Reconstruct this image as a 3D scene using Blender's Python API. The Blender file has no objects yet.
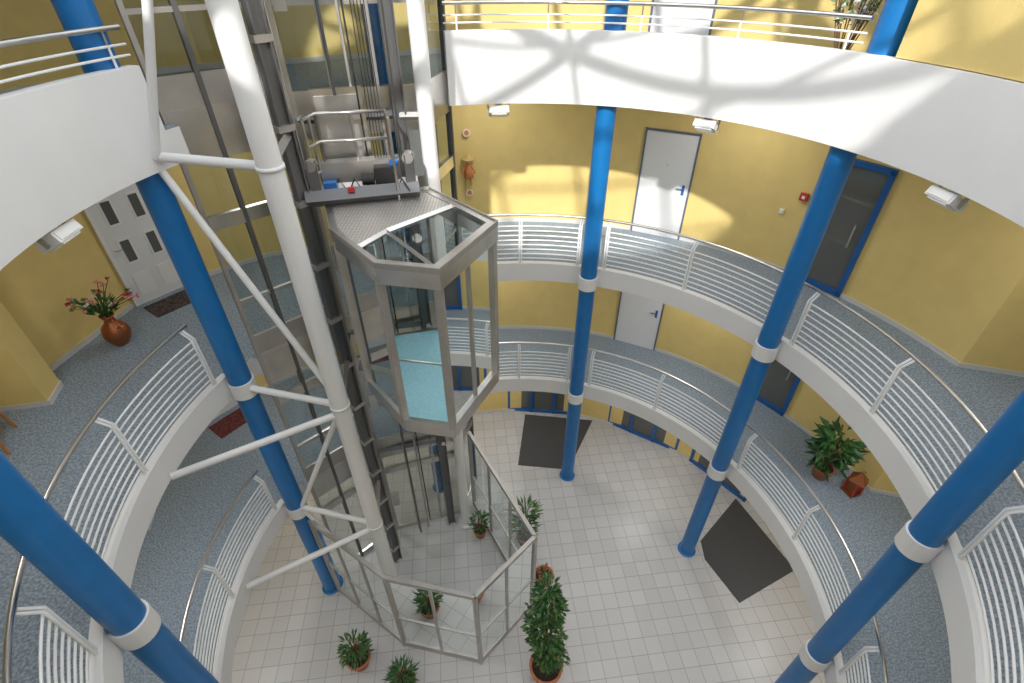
import bpy, math, random
from mathutils import Vector, Matrix
random.seed(4)
CX,CY=0.23,4.18
D2R=math.pi/180
COL=[28.6+45*i for i in range(8)]
FL=[0.0,3.05,6.05,9.40]      # floor tops
SB=[-0.2,2.73,5.73,9.08]     # slab bottoms
TOP=12.4
# ------------------------------------------------------------ materials
MATS={}
def newmat(name):
    m=bpy.data.materials.new(name); m.use_nodes=True
    nt=m.node_tree; b=nt.nodes['Principled BSDF']; MATS[name]=m
    return m,nt,b
def simple(name,col,rough=0.5,metal=0.0,noise=0.0,scale=8,bump=0.0,bscale=60,emit=None):
    m,nt,b=newmat(name)
    b.inputs['Roughness'].default_value=rough; b.inputs['Metallic'].default_value=metal
    b.inputs['Base Color'].default_value=(*col,1)
    tc=nt.nodes.new('ShaderNodeTexCoord')
    if noise>0:
        n=nt.nodes.new('ShaderNodeTexNoise'); n.inputs['Scale'].default_value=scale; n.inputs['Detail'].default_value=4
        r=nt.nodes.new('ShaderNodeValToRGB')
        r.color_ramp.elements[0].position=.3; r.color_ramp.elements[1].position=.7
        r.color_ramp.elements[0].color=(*[c*(1-noise) for c in col],1)
        r.color_ramp.elements[1].color=(*[min(1,c*(1+noise)) for c in col],1)
        nt.links.new(tc.outputs['Object'],n.inputs['Vector']); nt.links.new(n.outputs['Fac'],r.inputs['Fac'])
        nt.links.new(r.outputs['Color'],b.inputs['Base Color'])
    if bump>0:
        n=nt.nodes.new('ShaderNodeTexNoise'); n.inputs['Scale'].default_value=bscale; n.inputs['Detail'].default_value=3
        bp=nt.nodes.new('ShaderNodeBump'); bp.inputs['Strength'].default_value=bump; bp.inputs['Distance'].default_value=.01
        nt.links.new(tc.outputs['Object'],n.inputs['Vector']); nt.links.new(n.outputs['Fac'],bp.inputs['Height'])
        nt.links.new(bp.outputs['Normal'],b.inputs['Normal'])
    if emit:
        b.inputs['Emission Color'].default_value=(*col,1); b.inputs['Emission Strength'].default_value=emit
    return m
simple('yellow_plaster',(.77,.585,.215),.85,noise=.04,scale=3,bump=.3,bscale=90)
simple('white_paint',(.83,.83,.835),.55,noise=.02,scale=2)
simple('soffit_white',(.80,.80,.78),.8,noise=.03,scale=2)
simple('tube_white',(.80,.80,.80),.35)
simple('rail_white',(.85,.86,.87),.35)
simple('column_blue',(.005,.15,.45),.36,noise=.06,scale=5)
simple('frame_blue',(.01,.10,.36),.35)
simple('frame_grey',(.12,.14,.18),.45)
simple('stainless',(.64,.62,.60),.30,1.0,noise=.08,scale=4)
simple('stainless_dull',(.50,.48,.46),.45,.85,noise=.1,scale=3)
simple('dark_steel',(.15,.15,.155),.45,.6)
simple('black_rubber',(.02,.02,.02),.6)
simple('mat_dark',(.065,.065,.067),.95,noise=.35,scale=60)
simple('door_white',(.76,.77,.79),.45)
simple('dark_glass',(.11,.115,.11),.05)
simple('cabin_floor',(.40,.72,.84),.5,noise=.1,scale=30)
simple('terracotta',(.50,.17,.08),.7,noise=.15,scale=12)
simple('pot_white',(.7,.68,.62),.5)
simple('soil',(.035,.02,.012),.9)
simple('leaf_green',(.035,.12,.03),.5,noise=.5,scale=9)
simple('leaf_light',(.12,.22,.06),.5,noise=.4,scale=9)
simple('bark',(.16,.09,.05),.8)
simple('copper',(.36,.12,.05),.3,.8)
simple('petal_pink',(.75,.25,.30),.6,noise=.3,scale=20)
simple('petal_white',(.85,.80,.72),.6)
simple('red_plastic',(.50,.03,.03),.4)
simple('orange_cloth',(.62,.22,.08),.8)
simple('blue_plastic',(.03,.16,.5),.4)
simple('wood_orange',(.45,.17,.05),.45,noise=.25,scale=10)
simple('rug_red',(.13,.03,.03),.95,noise=.8,scale=25)
simple('rug_dark',(.06,.045,.045),.95,noise=.8,scale=25)
simple('skin_toy',(.7,.45,.3),.7)
simple('straw',(.6,.42,.16),.8)
simple('baseboard_grey',(.62,.62,.60),.5)
simple('lamp_glass',(.9,.9,.88),.2)
simple('fill_panel_glow',(1,.97,.9),.4,emit=1.5)  # glowing face of the added fill panels under the galleries
# carpet
m,nt,b=newmat('carpet_blue'); b.inputs['Roughness'].default_value=.7
tc=nt.nodes.new('ShaderNodeTexCoord')
n=nt.nodes.new('ShaderNodeTexNoise'); n.inputs['Scale'].default_value=38; n.inputs['Detail'].default_value=3
r=nt.nodes.new('ShaderNodeValToRGB'); e=r.color_ramp.elements
e[0].position=.38; e[0].color=(.15,.20,.265,1); e[1].position=.62; e[1].color=(.33,.40,.475,1)
nt.links.new(tc.outputs['Object'],n.inputs['Vector']); nt.links.new(n.outputs['Fac'],r.inputs['Fac']); nt.links.new(r.outputs['Color'],b.inputs['Base Color'])
# tiles
m,nt,b=newmat('floor_tile'); b.inputs['Roughness'].default_value=.35
tc=nt.nodes.new('ShaderNodeTexCoord'); mp=nt.nodes.new('ShaderNodeMapping'); mp.inputs['Rotation'].default_value=(0,0,-6.5*D2R)
br=nt.nodes.new('ShaderNodeTexBrick'); br.offset=0; br.inputs['Scale'].default_value=1
br.inputs['Brick Width'].default_value=.31; br.inputs['Row Height'].default_value=.31; br.inputs['Mortar Size'].default_value=.007
br.inputs['Mortar Smooth'].default_value=.2
br.inputs['Color1'].default_value=(.52,.515,.515,1); br.inputs['Color2'].default_value=(.58,.575,.575,1); br.inputs['Mortar'].default_value=(.33,.325,.325,1)
nt.links.new(tc.outputs['Object'],mp.inputs['Vector']); nt.links.new(mp.outputs['Vector'],br.inputs['Vector']); nt.links.new(br.outputs['Color'],b.inputs['Base Color'])
# checker plate
m,nt,b=newmat('tread_plate'); b.inputs['Roughness'].default_value=.35; b.inputs['Metallic'].default_value=.6
tc=nt.nodes.new('ShaderNodeTexCoord'); vo=nt.nodes.new('ShaderNodeTexVoronoi'); vo.inputs['Scale'].default_value=24; vo.inputs['Randomness'].default_value=.1
r=nt.nodes.new('ShaderNodeValToRGB'); e=r.color_ramp.elements; e[0].position=.18; e[0].color=(.85,.82,.78,1); e[1].position=.32; e[1].color=(.50,.47,.44,1)
bp=nt.nodes.new('ShaderNodeBump'); bp.inputs['Strength'].default_value=.5; bp.inputs['Distance'].default_value=.01; bp.invert=True
nt.links.new(tc.outputs['Object'],vo.inputs['Vector']); nt.links.new(vo.outputs['Distance'],r.inputs['Fac']); nt.links.new(r.outputs['Color'],b.inputs['Base Color'])
nt.links.new(vo.outputs['Distance'],bp.inputs['Height']); nt.links.new(bp.outputs['Normal'],b.inputs['Normal'])
# thin glass
def thin_glass(name,tint,refl):
    m,nt,b=newmat(name); nt.nodes.remove(b); out=nt.nodes['Material Output']
    t=nt.nodes.new('ShaderNodeBsdfTransparent'); t.inputs['Color'].default_value=(*tint,1)
    g=nt.nodes.new('ShaderNodeBsdfGlossy'); g.inputs['Roughness'].default_value=.02; g.inputs['Color'].default_value=(.9,.95,.95,1)
    f=nt.nodes.new('ShaderNodeLayerWeight'); f.inputs['Blend'].default_value=refl
    mx=nt.nodes.new('ShaderNodeMixShader')
    nt.links.new(f.outputs['Fresnel'],mx.inputs['Fac']); nt.links.new(t.outputs[0],mx.inputs[1]); nt.links.new(g.outputs[0],mx.inputs[2]); nt.links.new(mx.outputs[0],out.inputs['Surface'])
thin_glass('clear_glass',(.80,.87,.88),.32)
thin_glass('cabin_glass',(.86,.92,.92),.17)
thin_glass('shaft_glass',(.68,.73,.73),.36)
# ------------------------------------------------------------ mesh builder
class MB:
    def __init__(s,name):
        s.name=name; s.v=[]; s.f=[]; s.fm=[]; s.fs=[]; s.mats=[]; s.M=Matrix.Identity(4)
    def mi(s,m):
        if m not in s.mats: s.mats.append(m)
        return s.mats.index(m)
    def add(s,vs,fs,mat,smooth=False):
        o=len(s.v); s.v+= [tuple(s.M@Vector(p)) for p in vs]; k=s.mi(mat)
        for f in fs: s.f.append([i+o for i in f]); s.fm.append(k); s.fs.append(smooth)
    def prism(s,poly,z0,z1,mat,top=None,bot=None):
        n=len(poly)
        a=sum(poly[i][0]*poly[(i+1)%n][1]-poly[(i+1)%n][0]*poly[i][1] for i in range(n))
        if a<0: poly=poly[::-1]
        vs=[(x,y,z0) for x,y in poly]+[(x,y,z1) for x,y in poly]
        s.add(vs,[[i,(i+1)%n,n+(i+1)%n,n+i] for i in range(n)],mat)
        s.add(vs[n:],[list(range(n))],top or mat); s.add(vs[:n],[list(range(n))[::-1]],bot or mat)
    def box(s,c,size,mat,rz=0):
        x,y,z=c; a,b,h=size[0]/2,size[1]/2,size[2]/2; cr,sr=math.cos(rz),math.sin(rz)
        s.prism([(x+u*cr-w*sr,y+u*sr+w*cr) for u,w in((-a,-b),(a,-b),(a,b),(-a,b))],z-h,z+h,mat)
    def sheet(s,p0,p1,z0,z1,mat):
        s.add([(*p0,z0),(*p1,z0),(*p1,z1),(*p0,z1)],[[0,1,2,3]],mat)
    def panel(s,p0,p1,z0,z1,t,mat):
        d=Vector((p1[0]-p0[0],p1[1]-p0[1])); d.normalize(); nx,ny=-d.y*t/2,d.x*t/2
        s.prism([(p0[0]+nx,p0[1]+ny),(p0[0]-nx,p0[1]-ny),(p1[0]-nx,p1[1]-ny),(p1[0]+nx,p1[1]+ny)],z0,z1,mat)
    def path(s,pts,r,mat,seg=8,caps=True,smooth=True,radii=None):
        pts=[Vector(p) for p in pts]; n=len(pts); rings=[]; up=None
        for i,p in enumerate(pts):
            d=(pts[min(i+1,n-1)]-pts[max(i-1,0)]).normalized()
            ref=Vector((0,0,1)) if abs(d.z)<.95 else Vector((1,0,0))
            u=d.cross(ref).normalized()
            if up is not None and u.dot(up)<0: u=-u
            up=u; w=d.cross(u)
            rr=radii[i] if radii else r
            rings+= [tuple(p+u*math.cos(2*math.pi*k/seg)*rr+w*math.sin(2*math.pi*k/seg)*rr) for k in range(seg)]
        fs=[[i*seg+k,i*seg+(k+1)%seg,(i+1)*seg+(k+1)%seg,(i+1)*seg+k] for i in range(n-1) for k in range(seg)]
        s.add(rings,fs,mat,smooth)
        if caps:
            s.add(rings[:seg],[list(range(seg))],mat); s.add(rings[-seg:],[list(range(seg))],mat)
    def bar(s,p0,p1,w,mat): s.path([p0,p1],w*.707,mat,seg=4,smooth=False)
    def lathe(s,prof,c,mat,seg=20,smooth=True):
        n=len(prof); vs=[(c[0]+r*math.cos(2*math.pi*k/seg),c[1]+r*math.sin(2*math.pi*k/seg),c[2]+z) for r,z in prof for k in range(seg)]
        s.add(vs,[[i*seg+k,i*seg+(k+1)%seg,(i+1)*seg+(k+1)%seg,(i+1)*seg+k] for i in range(n-1) for k in range(seg)],mat,smooth)
    def disc(s,c,r,mat,seg=20):
        s.add([(c[0]+r*math.cos(2*math.pi*k/seg),c[1]+r*math.sin(2*math.pi*k/seg),c[2]) for k in range(seg)],[list(range(seg))],mat)
    def ball(s,c,r,mat,sx=1,sy=1,sz=1):
        prof=[(max(.001,r*math.sin(math.pi*i/8)),-r*math.cos(math.pi*i/8)*sz) for i in range(9)]
        s.lathe(prof,c,mat,12)
    def leaf(s,p,d,L,W,mat):
        p=Vector(p); d=Vector(d).normalized(); r=Vector((random.uniform(-1,1),random.uniform(-1,1),random.uniform(-.3,1)))
        u=d.cross(r)
        if u.length<.01: u=Vector((1,0,0))
        u.normalize(); nrm=u.cross(d)
        s.add([tuple(p),tuple(p+d*L*.45+u*W/2+nrm*L*.08),tuple(p+d*L-nrm*L*.1),tuple(p+d*L*.45-u*W/2+nrm*L*.08)],[[0,1,2,3]],mat)
    def frame(s,p,ang,z):
        s.M=Matrix.Translation((p[0],p[1],z))@Matrix.Rotation(ang,4,'Z')
    def done(s):
        me=bpy.data.meshes.new(s.name); me.from_pydata(s.v,[],s.f)
        for m in s.mats: me.materials.append(MATS[m])
        me.polygons.foreach_set('material_index',s.fm); me.polygons.foreach_set('use_smooth',s.fs); me.update()
        o=bpy.data.objects.new(s.name,me); bpy.context.collection.objects.link(o); return o
def P(th,R): return (CX+R*math.cos(th*D2R),CY+R*math.sin(th*D2R))
def P3(th,R,z): a=P(th,R); return (a[0],a[1],z)
def arc(a0,a1,R,z,step=2.5):
    n=max(2,int(abs(a1-a0)/step)+1); return [P3(a0+(a1-a0)*i/n,R,z) for i in range(n+1)]
# ------------------------------------------------------------ wall outline (plan)
RW=6.5
wall_right=[P(13,RW),(7.6,5.35),(7.6,1.5)]
wall_front=[(7.6,1.5),(5.5,-1.6),(0.2,-2.8),(-5.5,-1.6),(-7.6,1.0)]
wall_left=[(-7.6,1.0),(-7.6,4.55),(-6.22,4.85),(-6.34,5.25),(-6.72,5.45),(-6.5,7.27),(-5.95,8.04),(-4.9,9.0),P(125,RW)]
wall_back=[P(125-4*i,RW) for i in range(29)]
outline=wall_right[:-1]+wall_front[:-1]+wall_left[:-1]+wall_back[:-1]
def ray_seg(th,pts,closed=True):
    dx,dy=math.cos(th*D2R),math.sin(th*D2R); best=None; n=len(pts)
    for i in range(n if closed else n-1):
        ax,ay=pts[i][0]-CX,pts[i][1]-CY; bx,by=pts[(i+1)%n][0]-CX,pts[(i+1)%n][1]-CY
        ex,ey=bx-ax,by-ay; det=dx*(-ey)+ex*dy
        if abs(det)<1e-9: continue
        t=(ax*(-ey)+ex*ay)/det; u=(dx*ay-dy*ax)/det
        if t>0 and -1e-6<=u<=1+1e-6 and (best is None or t<best): best=t
    return best
def wallR(th): return ray_seg(th,outline) or RW
S=[(-3.75,5.78),(-2.75,6.75),(-1.2,7.25),P(106.5,4.2)]
def angof(p): return math.degrees(math.atan2(p[1]-CY,p[0]-CX))
SA0,SA3=angof(S[0]),106.5
def innerR(th,R):
    t=(th+180)%360-180
    if SA3<=t<=SA0: return ray_seg(t,S,False) or R
    return R
angs=sorted(set([round(-180+3*i,3) for i in range(120)]+[round(angof(p),3) for p in outline+S]+[106.45,round(SA0,3)+.05]))
for p in outline: angs+= [round(angof(p)-.03,3),round(angof(p)+.03,3)]
angs=sorted(set(angs))
# floor
mb=MB('floor'); n=len(outline)
mb.prism([(CX+(x-CX)*1.04,CY+(y-CY)*1.04) for x,y in outline],-.25,0,'floor_tile'); mb.done()
# walls
def wallsheet(name,pts):
    mb=MB(name)
    for i in range(len(pts)-1):
        a,b=pts[i],pts[i+1]; o=lambda p:(CX+(p[0]-CX)*1.035,CY+(p[1]-CY)*1.035)
        mb.prism([a,b,o(b),o(a)],-.2,TOP,'yellow_plaster')
    mb.done()
for nme,p in (('wall_right',wall_right),('wall_front',wall_front),('wall_left',wall_left),('wall_back',wall_back)): wallsheet(nme,p)
mb=MB('wall_upper_right'); aa=[24.8-2.5*i for i in range(27)]
for a0,a1 in zip(aa[:-1],aa[1:]): mb.prism([P(a0,4.09),P(a1,4.09),P(a1,4.28),P(a0,4.28)],10.02,TOP,'yellow_plaster')
mb.done()
for nme,pts in (('baseboard_right',wall_right),('baseboard_left',wall_left),('baseboard_back',wall_back)):
    mb=MB(nme)
    for z in FL:
        for i in range(len(pts)-1):
            sc=lambda p,k:(CX+(p[0]-CX)*k,CY+(p[1]-CY)*k)
            a,b=pts[i],pts[i+1]; mb.prism([sc(a,.996),sc(b,.996),sc(b,1.001),sc(a,1.001)],z,z+.08,'baseboard_grey')
    mb.done()
# gallery slabs
RI={1:4.47,2:4.47,3:4.10}
for k in (1,2,3):
    mb=MB('gallery_slab'); zt,zb=FL[k],SB[k]; N=len(angs)
    inn=[P(a,innerR(a,RI[k])) for a in angs]; out=[P(a,wallR(a)+.02) for a in angs]
    for i in range(N):
        j=(i+1)%N
        q=[(*inn[i],zt),(*out[i],zt),(*out[j],zt),(*inn[j],zt)]
        mb.add(q,[[0,1,2,3]],'carpet_blue')
        q2=[(x,y,zb) for x,y,_ in q]; mb.add(q2,[[3,2,1,0]],'soffit_white')
        mb.add([(*inn[i],zb),(*inn[j],zb),(*inn[j],zt),(*inn[i],zt)],[[0,1,2,3]],'white_paint')
    if k<3:
        aa=[-196+2.5*i for i in range(0,121)]
        aa=[a for a in aa if a<=106]
        for a0,a1 in zip(aa[:-1],aa[1:]):
            mb.prism([P(a0,RI[k]-.012),P(a1,RI[k]-.012),P(a1,RI[k]+.10),P(a0,RI[k]+.10)],zb-.01,zt+.05,'white_paint')
    mb.done()
# parapet on top gallery
mb=MB('parapet'); aa=[-199+2.5*i for i in range(0,200) if -199+2.5*i<=106.5]+[106.5]
for a0,a1 in zip(aa[:-1],aa[1:]):
    mb.prism([P(a0,4.06),P(a1,4.06),P(a1,4.20),P(a0,4.20)],9.06,10.01,'white_paint')
mb.done()
mb=MB('parapet_railing')
for lo,hi in ((-199,-45),(30.5,106.5)):
    n_=int((hi-lo)/2.5); ar=[lo+(hi-lo)*i/n_ for i in range(n_+1)]
    for a in ar[1::7]: mb.path([P3(a,4.13,10.0),P3(a,4.13,10.20)],.012,'rail_white',6); mb.path([P3(a,4.13,10.2),P3(a,4.13,10.32)],.01,'stainless',6)
    for z in (10.10,10.19): mb.path([P3(a,4.13,z) for a in ar],.012,'rail_white',6)
    mb.path([P3(a,4.13,10.33) for a in ar],.024,'stainless',8)
mb.done()
# railings
def railing(z):
    mb=MB('gallery_railing')
    cols=[-196.4+45*i for i in range(7)]
    for i,c in enumerate(cols):
        a0=c+3.2; a1=min(c+45-3.2,105.5)
        if i==6: a0,a1=c+3.2,105.0
        for b in range(8): mb.path(arc(a0,a1,4.535,z+.13+b*.095),.0125,'rail_white',6)
        for a in (a0,(a0+a1)/2,a1):
            for da in ((-.25,.25)):
                mb.path([P3(a+da,4.49,z-.1),P3(a+da,4.51,z+.15),P3(a+da,4.51,z+.84),P3(a+da,4.63,z+.94)],.017,'rail_white',6)
    mb.path(arc(-194.5,105.5,4.64,z+.97),.024,'stainless',8)
    mb.done()
railing(FL[1]); railing(FL[2])
# columns
for i,a in enumerate(COL):
    mb=MB('blue_column'); c=P(a,4.31)
    mb.lathe([(.155,0),(.155,TOP)],(*c,0),'column_blue',32)
    mb.lathe([(.155,.0),(.20,.0),(.20,.02),(.157,.025)],(*c,0),'column_blue',32)
    for k in (1,2):
        z=(FL[k]+SB[k])/2
        mb.lathe([(.155,-.13),(.178,-.13),(.178,.13),(.155,.13)],(*c,z),'white_paint',32,False)
        q=P(a,4.5); mb.panel(P(a,4.35),q,z-.12,z+.12,.22,'white_paint')
    mb.done()
# ceiling + skylight
mb=MB('ceiling')
for i in range(len(angs)):
    j=(i+1)%len(angs); a,b=P(angs[i],4.45),P(angs[j],4.45); c,d=P(angs[j],wallR(angs[j])+.2),P(angs[i],wallR(angs[i])+.2)
    mb.prism([a,b,c,d],TOP,TOP+.15,'soffit_white')
mb.done()
mb=MB('skylight_frame'); zc=TOP+.35
for k in (-2,-1,0,1,2):
    x=k*1.7; h=math.sqrt(4.6**2-x*x)
    mb.bar((CX+x,CY-h,zc),(CX+x,CY+h,zc),.08,'tube_white')
    mb.bar((CX-h,CY+x,zc),(CX+h,CY+x,zc),.08,'tube_white')
for a in (35,145):
    mb.bar(P3(a,4.6,zc-.1),P3(a+180,4.6,zc-.1),.18,'tube_white')
mb.path([P3(a,4.55,TOP+.3) for a in range(0,361,5)],.12,'tube_white',6)
mb.done()
# ------------------------------------------------------------ elevator truss
B=P(163.6,4.31); T1=(-2.39,5.0); T2=(-1.11,6.95)
bd=Vector((T1[0]-B[0],T1[1]-B[1])).normalized(); BJ=(B[0]+bd.x*.16,B[1]+bd.y*.16-.02)
mb=MB('steel_mast')
for t,r in ((T1,.125),(T2,.105)):
    mb.path([(*t,0.0),(*t,TOP)],r,'tube_white',24)
    mb.lathe([(r,0),(r+.1,0),(r+.1,.03),(r,.03)],(*t,0),'tube_white',24)
zs=[3.0,5.9,9.2]
for z in zs:
    mb.path([(*BJ,z),(*T1,z)],.05,'tube_white',12)
for z,a in ((3.0,183),(5.85,183.5)):
    mb.path([(*T1,z-.1),P3(a,4.45,z-.1)],.05,'tube_white',12)
for p,q in (((*BJ,9.15),(*T1,6.0)),((*T1,5.85),(*BJ,3.05)),((*BJ,2.9),(*T1,.1)),((BJ[0]+.08,BJ[1]-.06,9.2),(*T1,12.2))):
    mb.path([p,q],.042,'tube_white',12)
for z in zs:
    mb.lathe([(.126,-.02),(.14,-.02),(.14,.02),(.126,.02)],(*T1,z),'tube_white',20)
mb.done()
# guide frame
mb=MB('elevator_guide_frame')
def ibeam(p,ang,z0,z1,mat,w=.14):
    c,s_=math.cos(ang),math.sin(ang)
    mb.box((p[0],p[1],(z0+z1)/2),(w,.018,z1-z0),mat,ang)
    for k in (-1,1): mb.box((p[0]+c*w/2*k,p[1]+s_*w/2*k,(z0+z1)/2),(.018,w*.8,z1-z0),mat,ang)
GL=(-2.58,6.0); GR=(-1.45,6.93); GB=(-2.66,6.35)
ibeam(GL,.9,0,TOP,'dark_steel'); ibeam(GB,.9,0,TOP,'stainless_dull',.1); ibeam(GR,.4,0,TOP,'dark_steel')
for k in range(14):
    z=.5+k*.88
    mb.bar((*GL,z),(*GB,z),.05,'stainless_dull'); mb.box((GL[0],GL[1],z),(.2,.12,.07),'stainless_dull',.9)
for z in (2.85,5.85,9.2,11.8):
    mb.bar((*GL,z),(*T1,z),.08,'stainless_dull'); mb.bar((*GR,z),(*T2,z),.07,'stainless_dull'); mb.bar((*GB,z),(*S[1],z),.07,'dark_steel')
    mb.bar((S[1][0]+.05,S[1][1],z),(GR[0],GR[1]+.1,z),.08,'dark_steel')
for dx in (0,.10): mb.box((-2.2+dx*2.2,6.78+dx*.6,TOP/2),(.03,.05,TOP),'stainless_dull')
for k in range(5): mb.path([(-1.75+.035*k,6.55+.01*k,8.4),(-1.75+.035*k,6.55+.01*k,TOP)],.006,'black_rubber',5)
mb.path([(-1.9,6.75,0.4),(-1.9,6.75,TOP)],.012,'black_rubber',5)
mb.path([(-2.15,6.68,0),(-2.15,6.68,TOP)],.02,'dark_steel',6)
mb.done()
# landing screens
mb=MB('elevator_landing_screen')
segs=[(S[0],S[1],3),(S[1],S[2],3),(S[2],S[3],1)]
for si,(p,q,nn) in enumerate(segs):
    ang=math.atan2(q[1]-p[1],q[0]-p[0])
    for k in range(nn+1):
        t=k/nn; x=p[0]+(q[0]-p[0])*t; y=p[1]+(q[1]-p[1])*t
        w=.12 if si==1 and k in(0,3) else .05
        mb.box((x,y,TOP/2-.01),(w,.09,TOP-.02),'stainless' if w>.05 else ('dark_steel' if k%2 else 'stainless_dull'),ang)
    mb.sheet(p,q,0,TOP-.02,'shaft_glass')
    for k in (1,2,3):
        mb.panel(p,q,SB[k]-.12,FL[k]+.12,.045,'stainless')
        if si==0: mb.panel(p,q,FL[k]+.12,FL[k]+.45,.035,'stainless_dull')
        mb.panel(p,q,FL[k]+1.0,FL[k]+1.05,.05,'stainless_dull')
        mb.panel(p,q,FL[k]+2.08,FL[k]+2.26,.07,'stainless')
    mb.panel(p,q,0,.12,.05,'stainless'); mb.panel(p,q,2.1,2.26,.07,'stainless')
for k in range(4):
    ang=math.atan2(S[2][1]-S[1][1],S[2][0]-S[1][0]); mb.box((S[1][0]+.14,S[1][1]+.05,FL[k]+1.15),(.14,.10,.4),'stainless',ang)
mb.done()
# glass enclosure on the ground
mb=MB('glass_enclosure')
EN=[(-.93,7.42),(.41,4.97),(-.6,3.91),(-2.12,4.23),(B[0]+.2,B[1]-.1)]
nps=[3,2,2,3]; H=2.63
for (p,q),nn in zip(zip(EN[:-1],EN[1:]),nps):
    ang=math.atan2(q[1]-p[1],q[0]-p[0])
    mb.sheet(p,q,.05,H,'clear_glass')
    mb.panel(p,q,0,.18,.05,'stainless_dull'); mb.panel(p,q,H-.05,H+.04,.07,'stainless_dull'); mb.panel(p,q,1.15,1.19,.04,'stainless_dull')
    for k in range(nn+1):
        t=k/nn; x=p[0]+(q[0]-p[0])*t; y=p[1]+(q[1]-p[1])*t
        w=.07 if k in (0,nn) else .045
        mb.box((x,y,H/2),(w,w,H),'stainless_dull',ang)
mb.done()
# ------------------------------------------------------------ cabin
cab=bpy.data.objects.new('elevator_cabin',None); bpy.context.collection.objects.link(cab)
R_=(-.225,5.59);F_=(-.76,4.5);FL_=(-1.41,4.62);L_=(-2.07,5.40);BL_=(-2.40,6.30);BR_=(-1.14,6.62)
poly=[R_,F_,FL_,L_,BL_,BR_]
cc=(sum(p[0] for p in poly)/6,sum(p[1] for p in poly)/6)
def sc(k,pl=poly): return [(cc[0]+(x-cc[0])*k,cc[1]+(y-cc[1])*k) for x,y in pl]
zb,zt=5.82,8.35
def part(mb):
    o=mb.done(); o.parent=cab; return o
def ringband(mb,k0,k1,z0,z1,mat):
    a,b=sc(k0),sc(k1)
    for i in range(6):
        j=(i+1)%6; mb.prism([a[i],a[j],b[j],b[i]],z0,z1,mat)
mb=MB('cabin_base'); ringband(mb,.95,1.03,zb,zb+.22,'stainless'); mb.prism(sc(.95),zb-.02,zb+.10,'stainless_dull'); mb.prism(sc(.96),zb+.1,zb+.225,'cabin_floor')
mb.prism(sc(.55),zb-.25,zb-.02,'dark_steel'); mb.bar((-2.4,6.1,zb-.14),(-.6,5.9,zb-.14),.16,'dark_steel'); part(mb)
mb=MB('cabin_roof'); ringband(mb,.93,1.05,zt-.24,zt,'stainless'); ringband(mb,1.04,1.055,zt-.05,zt+.02,'stainless_dull')
r=sc(.95); mid1=(r[0][0]*.45+r[5][0]*.55,r[0][1]*.45+r[5][1]*.55); mid2=(r[2][0]*.55+r[3][0]*.45,r[2][1]*.55+r[3][1]*.45)
mid0=(cc[0]-.12,cc[1]-.1)
mb.prism([mid1,r[5],r[4],r[3],mid2,mid0],zt-.06,zt-.01,'tread_plate')
mb.add([(x,y,zt-.04) for x,y in (mid1,mid0,mid2,r[2],r[1],r[0])],[[0,1,2,3,4,5]],'clear_glass')
mb.bar((*mid0,zt-.03),(*mid1,zt-.03),.05,'stainless'); mb.bar((*mid0,zt-.03),(*mid2,zt-.03),.05,'stainless'); mb.bar((*mid0,zt-.03),(*r[1],zt-.03),.04,'stainless')
part(mb)
mb=MB('cabin_glazing'); g=sc(.985)
for i in range(6):
    j=(i+1)%6; p,q=g[i],g[j]; ang=math.atan2(q[1]-p[1],q[0]-p[0])
    mb.sheet(p,q,zb+.2,zt-.2,'cabin_glass')
    mb.box((p[0],p[1],(zb+zt)/2),(.085,.085,zt-zb-.3),'stainless_dull',ang)
    if i in(0,3,5):
        t=.5; mb.box((p[0]+(q[0]-p[0])*t,p[1]+(q[1]-p[1])*t,(zb+zt)/2),(.04,.05,zt-zb-.3),'stainless_dull',ang)
h=sc(.86)
mb.path([(*h[5],zb+1.12),(*h[0],zb+1.12),(*h[1],zb+1.12),(*h[2],zb+1.12),(*h[3],zb+1.12)],.02,'stainless',8)
for p in h[:4]: mb.path([(*p,zb+1.12),(*p,zb+.2)],.012,'stainless',6)
mb.box((-2.1,6.05,zb+1.2),(.10,.28,1.9),'stainless',.3)
part(mb)
mb=MB('roof_balustrade'); bb=[(-2.42,6.15),(-2.36,6.42),(-1.55,6.58),(-1.45,6.25)]
for z in (zt+.35,zt+.68,zt+1.0): mb.path([(*p,z) for p in bb],.022,'stainless',8)
for i in range(3):
    for t in (0,.5,1):
        x=bb[i][0]+(bb[i+1][0]-bb[i][0])*t; y=bb[i][1]+(bb[i+1][1]-bb[i][1])*t; mb.path([(x,y,zt),(x,y,zt+1.0)],.018,'stainless',6)
mb.panel(bb[1],bb[2],zt,zt+.14,.02,'stainless')
part(mb)
mb=MB('roof_machinery')
mb.bar((-2.55,6.02,zt+.10),(-1.2,6.38,zt+.10),.15,'dark_steel'); mb.bar((-2.55,6.25,zt+.12),(-1.25,6.60,zt+.12),.10,'stainless_dull')
mb.box((-1.95,6.5,zt+.30),(1.0,.18,.28),'stainless_dull',.24)
mb.box((-2.15,6.72,zt+.75),(.62,.08,.95),'stainless',.3); mb.box((-2.15,6.67,zt+.75),(.5,.03,.8),'stainless_dull',.3)
mb.box((-1.62,6.42,zt+.27),(.26,.2,.24),'black_rubber',.2); mb.box((-2.28,6.22,zt+.20),(.16,.12,.10),'blue_plastic',.2); mb.path([(-1.9,6.3,zt+.25),(-1.75,6.34,zt+.25)],.07,'black_rubber',12)
mb.path([(-1.52,6.4,zt+.42),(-1.47,6.46,zt+.42)],.05,'blue_plastic',12)
for x,y in ((-2.42,6.1),(-1.3,6.4)):
    mb.box((x,y,zt+.3),(.12,.10,.5),'dark_steel',.3); mb.path([(x,y-.06,zt+.5),(x,y+.06,zt+.5)],.07,'stainless_dull',14)
mb.box((-2.0,6.12,zt+.19),(.08,.06,.05),'red_plastic',.2)
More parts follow.
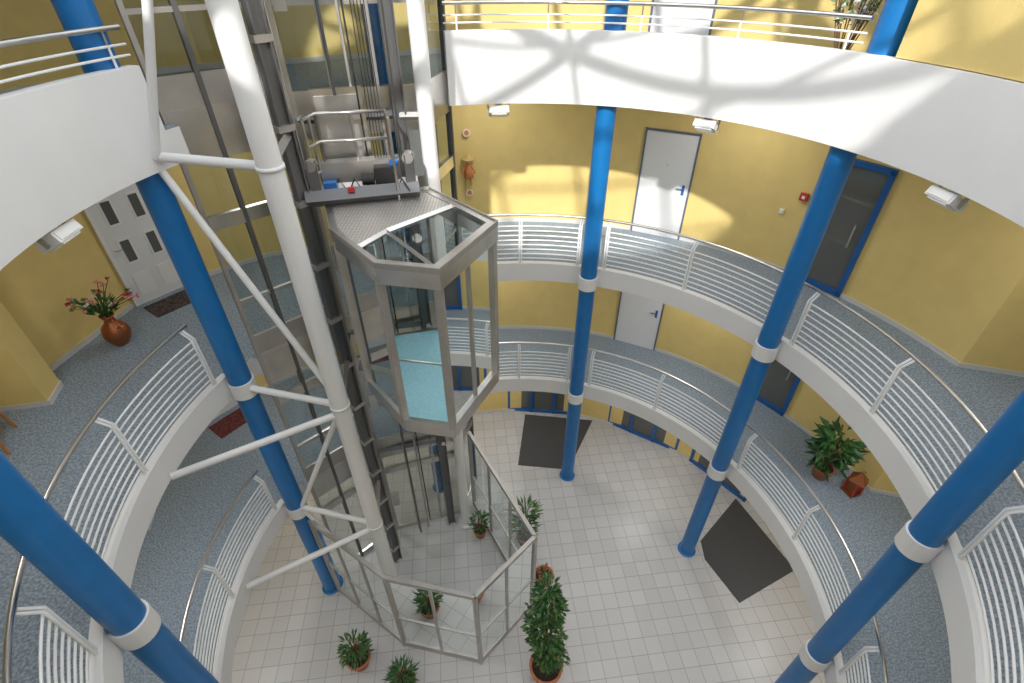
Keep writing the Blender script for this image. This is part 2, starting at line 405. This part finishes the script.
for k in range(5): mb.path([(-2.3+.2*k,6.16+.06*k,zt+.05),(-2.2+.2*k,6.33,zt+.25),(-2.1+.2*k,6.26,zt+.12)],.012,'black_rubber',5)
part(mb)
# ------------------------------------------------------------ doors on round wall
def onwall(mb,th,z,off=0.0):
    p=P(th,wallR(th)-off); mb.frame(p,(th-90)*D2R,z)
def door_plain(th,z,w=.98,h=2.1,name='door_1'):
    mb=MB(name); onwall(mb,th,z)
    mb.box((0,-.02,h/2),(w,.05,h),'door_white')
    for x in (-w/2-.018,w/2+.018): mb.box((x,-.02,h/2+.02),(.036,.08,h+.05),'frame_grey')
    mb.box((0,-.02,h+.02),(w+.07,.08,.036),'frame_grey')
    mb.box((w/2-.1,-.05,1.05),(.05,.02,.2),'frame_blue'); mb.path([(w/2-.1,-.05,1.08),(w/2-.1,-.1,1.08),(w/2-.23,-.1,1.08)],.012,'frame_blue',8)
    mb.box((0,-.05,1.5),(.03,.015,.03),'stainless')
    mb.done()
n_=1
for th,z in ((64,FL[2]),(64,FL[1]),(66,FL[3]),(110,FL[2]),(110,FL[1])):
    door_plain(th,z,name='door_%d'%n_); n_+=1
def door_glass(th,z,w=1.3,h=2.2,name='door_9',leaves=2):
    mb=MB(name); onwall(mb,th,z)
    mb.box((0,-.01,h/2),(w,.04,h),'dark_glass')
    for k in range(leaves+1):
        x=-w/2+w*k/leaves; mb.box((x,-.03,h/2),(.08,.10,h+.05),'frame_blue')
    for zz in (.06,h): mb.box((0,-.03,zz),(w+.08,.10,.09),'frame_blue')
    mb.path([(.3,-.1,.9),(.3,-.1,1.3)],.015,'stainless',8)
    mb.done()
for th,z,w,lv in ((35.6,FL[2],.95,1),(35.6,FL[1],.95,1),(58,0,2.0,3),(38,0,1.6,2),(84,0,2.0,3)):
    door_glass(th,z,w,name='door_%d'%n_,leaves=lv); n_+=1
mb=MB('door_%d'%n_); n_+=1
mb.frame((7.57,4.1),-90*D2R,FL[2]); mb.box((0,0,1.05),(1.0,.05,2.1),'door_white')
for x in(-.53,.53): mb.box((x,0,1.07),(.07,.1,2.14),'frame_blue')
mb.box((0,0,2.13),(1.12,.1,.07),'frame_blue'); mb.done()
for z in (FL[2],FL[1]):
    mb=MB('door_%d'%n_); n_+=1
    pm=((-6.5-5.95)/2,(7.27+8.04)/2); ang=math.atan2(8.04-7.27,-5.95+6.5)
    mb.frame(pm,ang,z)
    mb.box((0,-.03,1.03),(.88,.07,2.06),'door_white')
    for x in (-.46,.46): mb.box((x,-.03,1.04),(.05,.10,2.1),'white_paint')
    mb.box((0,-.03,2.1),(.97,.10,.05),'white_paint')
    for cx_ in (-.2,.2):
        for zz in (.95,1.6):
            mb.box((cx_,-.065,zz),(.2,.02,.44),'white_paint'); mb.box((cx_,-.075,zz),(.13,.02,.36),'dark_glass')
        mb.box((cx_,-.065,.35),(.26,.02,.4),'white_paint')
    mb.path([(-.38,-.08,1.02),(-.38,-.13,1.02),(-.28,-.13,1.02)],.012,'stainless',8)
    mb.done()
    mb=MB('door_rug'); mb.frame((pm[0]+.36,pm[1]-.3),ang,z); mb.box((0,0,.008),(.8,.5,.016),'rug_dark' if z>5 else 'rug_red'); mb.done()
mb=MB('fire_alarm_box'); onwall(mb,41.5,FL[2]+1.45); mb.box((0,-.03,0),(.13,.06,.13),'red_plastic'); mb.box((0,-.065,0),(.05,.01,.05),'white_paint'); mb.done()
mb=MB('light_switch'); onwall(mb,44,FL[2]+1.1); mb.box((0,-.02,0),(.08,.04,.08),'white_paint'); mb.box((0,-.045,0),(.05,.01,.05),'lamp_glass'); mb.done()
mb=MB('wall_doll'); onwall(mb,100.2,FL[2]+1.05,.09)
mb.lathe([(.02,0),(.10,.02),(.07,.2),(.035,.3),(.025,.32)],(0,0,0),'orange_cloth',12); mb.ball((0,0,.37),.055,'skin_toy'); mb.lathe([(.13,0),(.05,.02),(.04,.08),(.0,.09)],(0,0,.40),'straw',12)
for x in (-1,1): mb.path([(x*.05,0,.26),(x*.12,-.02,.17),(x*.13,-.04,.1)],.02,'orange_cloth',6); mb.path([(x*.04,0,.03),(x*.05,-.02,-.14)],.025,'straw',6)
mb.done()
for k,z in enumerate((1.95,.72)):
    mb=MB('wall_plate'); onwall(mb,100.2,FL[2]+z,.03); mb.M=mb.M@Matrix.Rotation(math.pi/2,4,'X')
    mb.lathe([(.001,.02),(.05,.02),(.075,.035),(.08,.025),(.06,0),(.001,0)],(0,0,0),'petal_white',16); mb.lathe([(.001,.025),(.05,.025)],(0,0,0),'orange_cloth',12); mb.done()
mb=MB('entrance_mat'); mb.prism([(.16,8.64),(1.50,8.49),(2.35,10.25),(.39,10.5)],0,.015,'mat_dark'); mb.done()
mb=MB('entrance_mat'); mb.prism([(4.36,6.0),(4.80,5.03),(6.29,5.75),(5.62,7.6),(4.40,6.45)],0,.015,'mat_dark'); mb.done()
for th in (96,53,9.5,182):
    mb=MB('floodlight'); mb.frame(P(th,4.22),(th-90)*D2R,8.95)
    mb.box((0,0,.05),(.10,.08,.11),'white_paint'); mb.M=mb.M@Matrix.Rotation(-.5,4,'X')
    mb.box((0,-.03,-.04),(.30,.22,.10),'white_paint'); mb.box((0,-.145,-.04),(.25,.012,.07),'lamp_glass'); mb.box((0,-.03,-.10),(.23,.17,.02),'lamp_glass')
    for x in (-.16,.16): mb.box((x,-.02,0),(.015,.05,.15),'stainless_dull')
    mb.done()
# unseen fill panels with area lights, added under the slabs to brighten galleries
for k in (1,2,3):
    zz=SB[k]
    for a in range(8):
        th=6+45*a
        mb=MB('added_fill_panel'); p=P(th,5.45); mb.frame(p,(th-90)*D2R,zz)
        mb.box((0,0,-.02),(.66,.66,.04),'white_paint'); mb.box((0,0,-.045),(.6,.6,.012),'fill_panel_glow'); o=mb.done()
        ld=bpy.data.lights.new('fill_light','AREA'); ld.shape='SQUARE'; ld.size=.58; ld.energy=19; ld.color=(1,.98,.95)
        lo=bpy.data.objects.new('fill_light',ld); bpy.context.collection.objects.link(lo); lo.location=(p[0],p[1],zz-.06); lo.parent=o
# ------------------------------------------------------------ plants
def pot(mb,c,r,h,mat='terracotta'):
    mb.lathe([(.001,0),(r*.7,0),(r*.95,h*.82),(r*1.05,h*.82),(r*1.08,h),(r*.92,h),(r*.88,h*.85)],c,mat,20); mb.disc((c[0],c[1],c[2]+h*.88),r*.9,'soil')
def bush(name,c,r,h,pr,ph,n=160,L=.16,W=.05,mat='leaf_green',mat2='leaf_light',droop=.2,pm='terracotta'):
    mb=MB(name); pot(mb,c,pr,ph,pm)
    for i in range(12):
        a=random.uniform(0,6.28); k=random.uniform(.2,.8)
        mb.path([(c[0],c[1],c[2]+ph*.8),(c[0]+math.cos(a)*r*k*.5,c[1]+math.sin(a)*r*k*.5,c[2]+ph+h*.35),(c[0]+math.cos(a)*r*k,c[1]+math.sin(a)*r*k,c[2]+ph+h*.7)],.008,'bark',5)
    for i in range(n):
        a=random.uniform(0,6.28); u=random.random()**.5; ph_=random.uniform(0.15,1)
        rr=r*u*(.35+.65*math.sin(math.pi*(.05+.75*ph_)))
        p=(c[0]+math.cos(a)*rr,c[1]+math.sin(a)*rr,c[2]+ph+h*ph_)
        mb.leaf(p,(math.cos(a),math.sin(a),random.uniform(-droop,1)),L*random.uniform(.7,1.2),W*random.uniform(.8,1.2),mat if random.random()<.65 else mat2)
    return mb.done()
bush('potted_shrub',(-2.92,3.90,0),.24,.55,.22,.32,190,.15,.05)
bush('potted_fern',(-1.98,3.50,0),.2,.46,.20,.28,180,.18,.04,mat2='leaf_green')
bush('potted_palm',(.29,6.42,0),.22,1.05,.18,.30,170,.26,.05)
bush('potted_shrub',(.68,5.5,0),.13,.12,.20,.30,40,.1,.04,mat='terracotta',mat2='leaf_light')
bush('potted_rubber_plant',(-1.95,4.7,0),.2,.6,.17,.28,80,.18,.07)
bush('potted_shrub',(-1.1,4.45,0),.16,.3,.17,.25,70,.12,.05)
bush('potted_palm',(-.75,6.6,0),.17,.5,.15,.24,80,.16,.05)
bush('potted_rubber_plant',(5.80,5.98,FL[1]),.30,.85,.18,.28,170,.26,.12,mat2='leaf_green',droop=.6)
bush('potted_shrub',(-5.55,4.6,FL[3]),.3,.5,.14,.22,110,.16,.05)
mb=MB('ficus_tree'); c=(.63,3.70,0); pot(mb,c,.29,.45)
for k in range(3):
    a=k*2.1; mb.path([(c[0]+.05*math.cos(a),c[1]+.05*math.sin(a),.3),(c[0]+.07*math.cos(a+1),c[1]+.07*math.sin(a+1),1.4),(c[0],c[1],2.9)],.02,'bark',6)
for i in range(1700):
    t=random.random(); a=random.uniform(0,6.28); rr=(.22+.07*math.sin(math.pi*t)+.07*math.sin(t*19+a)-.07*t)*random.random()**.45
    z=.68+2.45*t; mb.leaf((c[0]+rr*math.cos(a)-.10*t+.06*math.sin(t*9),c[1]+rr*math.sin(a)+.12*t,z),(math.cos(a),math.sin(a),random.uniform(-.5,.8)),random.uniform(.07,.13),.055,'leaf_green' if random.random()<.7 else 'leaf_light')
mb.done()
mb=MB('flower_vase'); c=(-6.08,6.22,FL[2])
mb.lathe([(.001,0),(.10,0),(.11,.02),(.17,.12),(.19,.22),(.16,.32),(.08,.40),(.065,.46),(.10,.52),(.09,.52),(.055,.46)],c,'copper',24)
mb.path([(c[0]+.15,c[1]-.1,c[2]+.34),(c[0]+.23,c[1]-.16,c[2]+.42),(c[0]+.1,c[1]-.07,c[2]+.5)],.012,'copper',6)
for i in range(34):
    a=random.uniform(0,6.28); k=random.uniform(.08,.46); z=random.uniform(.2,.5)
    t=(c[0]+math.cos(a)*k,c[1]+math.sin(a)*k,c[2]+.5+z)
    mb.path([(c[0],c[1],c[2]+.48),(c[0]+math.cos(a)*k*.4,c[1]+math.sin(a)*k*.4,c[2]+.5+z*.6),t],.006,'leaf_green',5)
    fm=random.choice(['petal_pink','petal_pink','red_plastic','petal_white','leaf_light'])
    for j in range(6): mb.leaf(t,(random.uniform(-1,1),random.uniform(-1,1),random.uniform(-.2,1)),.06,.04,fm)
for i in range(60):
    a=random.uniform(0,6.28); mb.leaf((c[0]+math.cos(a)*.1,c[1]+math.sin(a)*.1,c[2]+.52+random.uniform(0,.25)),(math.cos(a),math.sin(a),.6),.14,.04,'leaf_green')
mb.done()
mb=MB('blossom_plant'); c=(*P(37.3,4.8),FL[3]); pot(mb,c,.17,.3,'pot_white')
for i in range(16):
    a=random.uniform(0,6.28); k=random.uniform(.1,.42); pts=[(c[0],c[1],c[2]+.25),(c[0]+math.cos(a)*k*.5,c[1]+math.sin(a)*k*.5,c[2]+.8),(c[0]+math.cos(a)*k,c[1]+math.sin(a)*k,c[2]+1.35)]
    mb.path(pts,.008,'bark',5)
    for j in range(22):
        t=random.random(); p=Vector(pts[1]).lerp(Vector(pts[2]),t); mb.leaf(p,(random.uniform(-1,1),random.uniform(-1,1),random.uniform(-1,1)),.07,.045,'petal_white' if random.random()<.6 else 'leaf_light')
mb.done()
mb=MB('red_lantern'); c=(6.2,5.62,FL[1])
mb.box((c[0],c[1],c[2]+.03),(.24,.24,.06),'copper',.3); mb.box((c[0],c[1],c[2]+.2),(.17,.17,.28),'copper',.3)
for a in range(4):
    t=.3+math.pi/4+a*math.pi/2; mb.box((c[0]+.14*math.cos(t),c[1]+.14*math.sin(t),c[2]+.2),(.025,.025,.32),'red_plastic',.3)
mb.lathe([(.19,0),(.06,.14),(.03,.18),(.001,.18)],(c[0],c[1],c[2]+.35),'copper',4,False)
mb.path([(c[0]+.05*math.cos(t/8*math.pi),c[1],c[2]+.53+.05*math.sin(t/8*math.pi)) for t in range(9)],.008,'dark_steel',5)
mb.done()
mb=MB('wooden_chair'); mb.frame((-6.42,4.12),.5,FL[2])
mb.box((0,0,.45),(.44,.42,.04),'wood_orange')
for x in (-.19,.19):
    mb.path([(x,-.18,.44),(x*1.15,-.24,0)],.018,'wood_orange',8); mb.path([(x*1.1,.26,0),(x,.18,.45),(x*.95,.24,.92)],.018,'wood_orange',8)
for z in (.6,.72,.86): mb.box((0,.215,z),(.38,.02,.06),'wood_orange')
mb.bar((-.2,0,.2),(.2,0,.2),.02,'wood_orange'); mb.done()
# ------------------------------------------------------------ light
w=bpy.data.worlds.new('World'); bpy.context.scene.world=w; w.use_nodes=True
bg=w.node_tree.nodes['Background']; bg.inputs['Color'].default_value=(.94,.97,1,1); bg.inputs['Strength'].default_value=2.5
sd=bpy.data.lights.new('sun','SUN'); sd.energy=4.6; sd.angle=.028; sd.color=(1,.965,.90)
so=bpy.data.objects.new('sun',sd); bpy.context.collection.objects.link(so)
dirv=Vector((.12,math.cos(36*D2R),-math.sin(36*D2R))); so.rotation_euler=dirv.to_track_quat('-Z','Y').to_euler(); so.location=(0,-6,20)
# ------------------------------------------------------------ camera
cd=bpy.data.cameras.new('camera'); cd.sensor_width=36; cd.lens=505*36/1024; cd.clip_start=.02
co=bpy.data.objects.new('camera',cd); bpy.context.collection.objects.link(co); co.location=(0,0,10.9); co.rotation_euler=((90-37.84)*D2R,0,0)
bpy.context.scene.camera=co
bpy.context.scene.view_settings.view_transform='Standard'
bpy.context.scene.view_settings.exposure=0
bpy.context.scene.view_settings.gamma=1.06
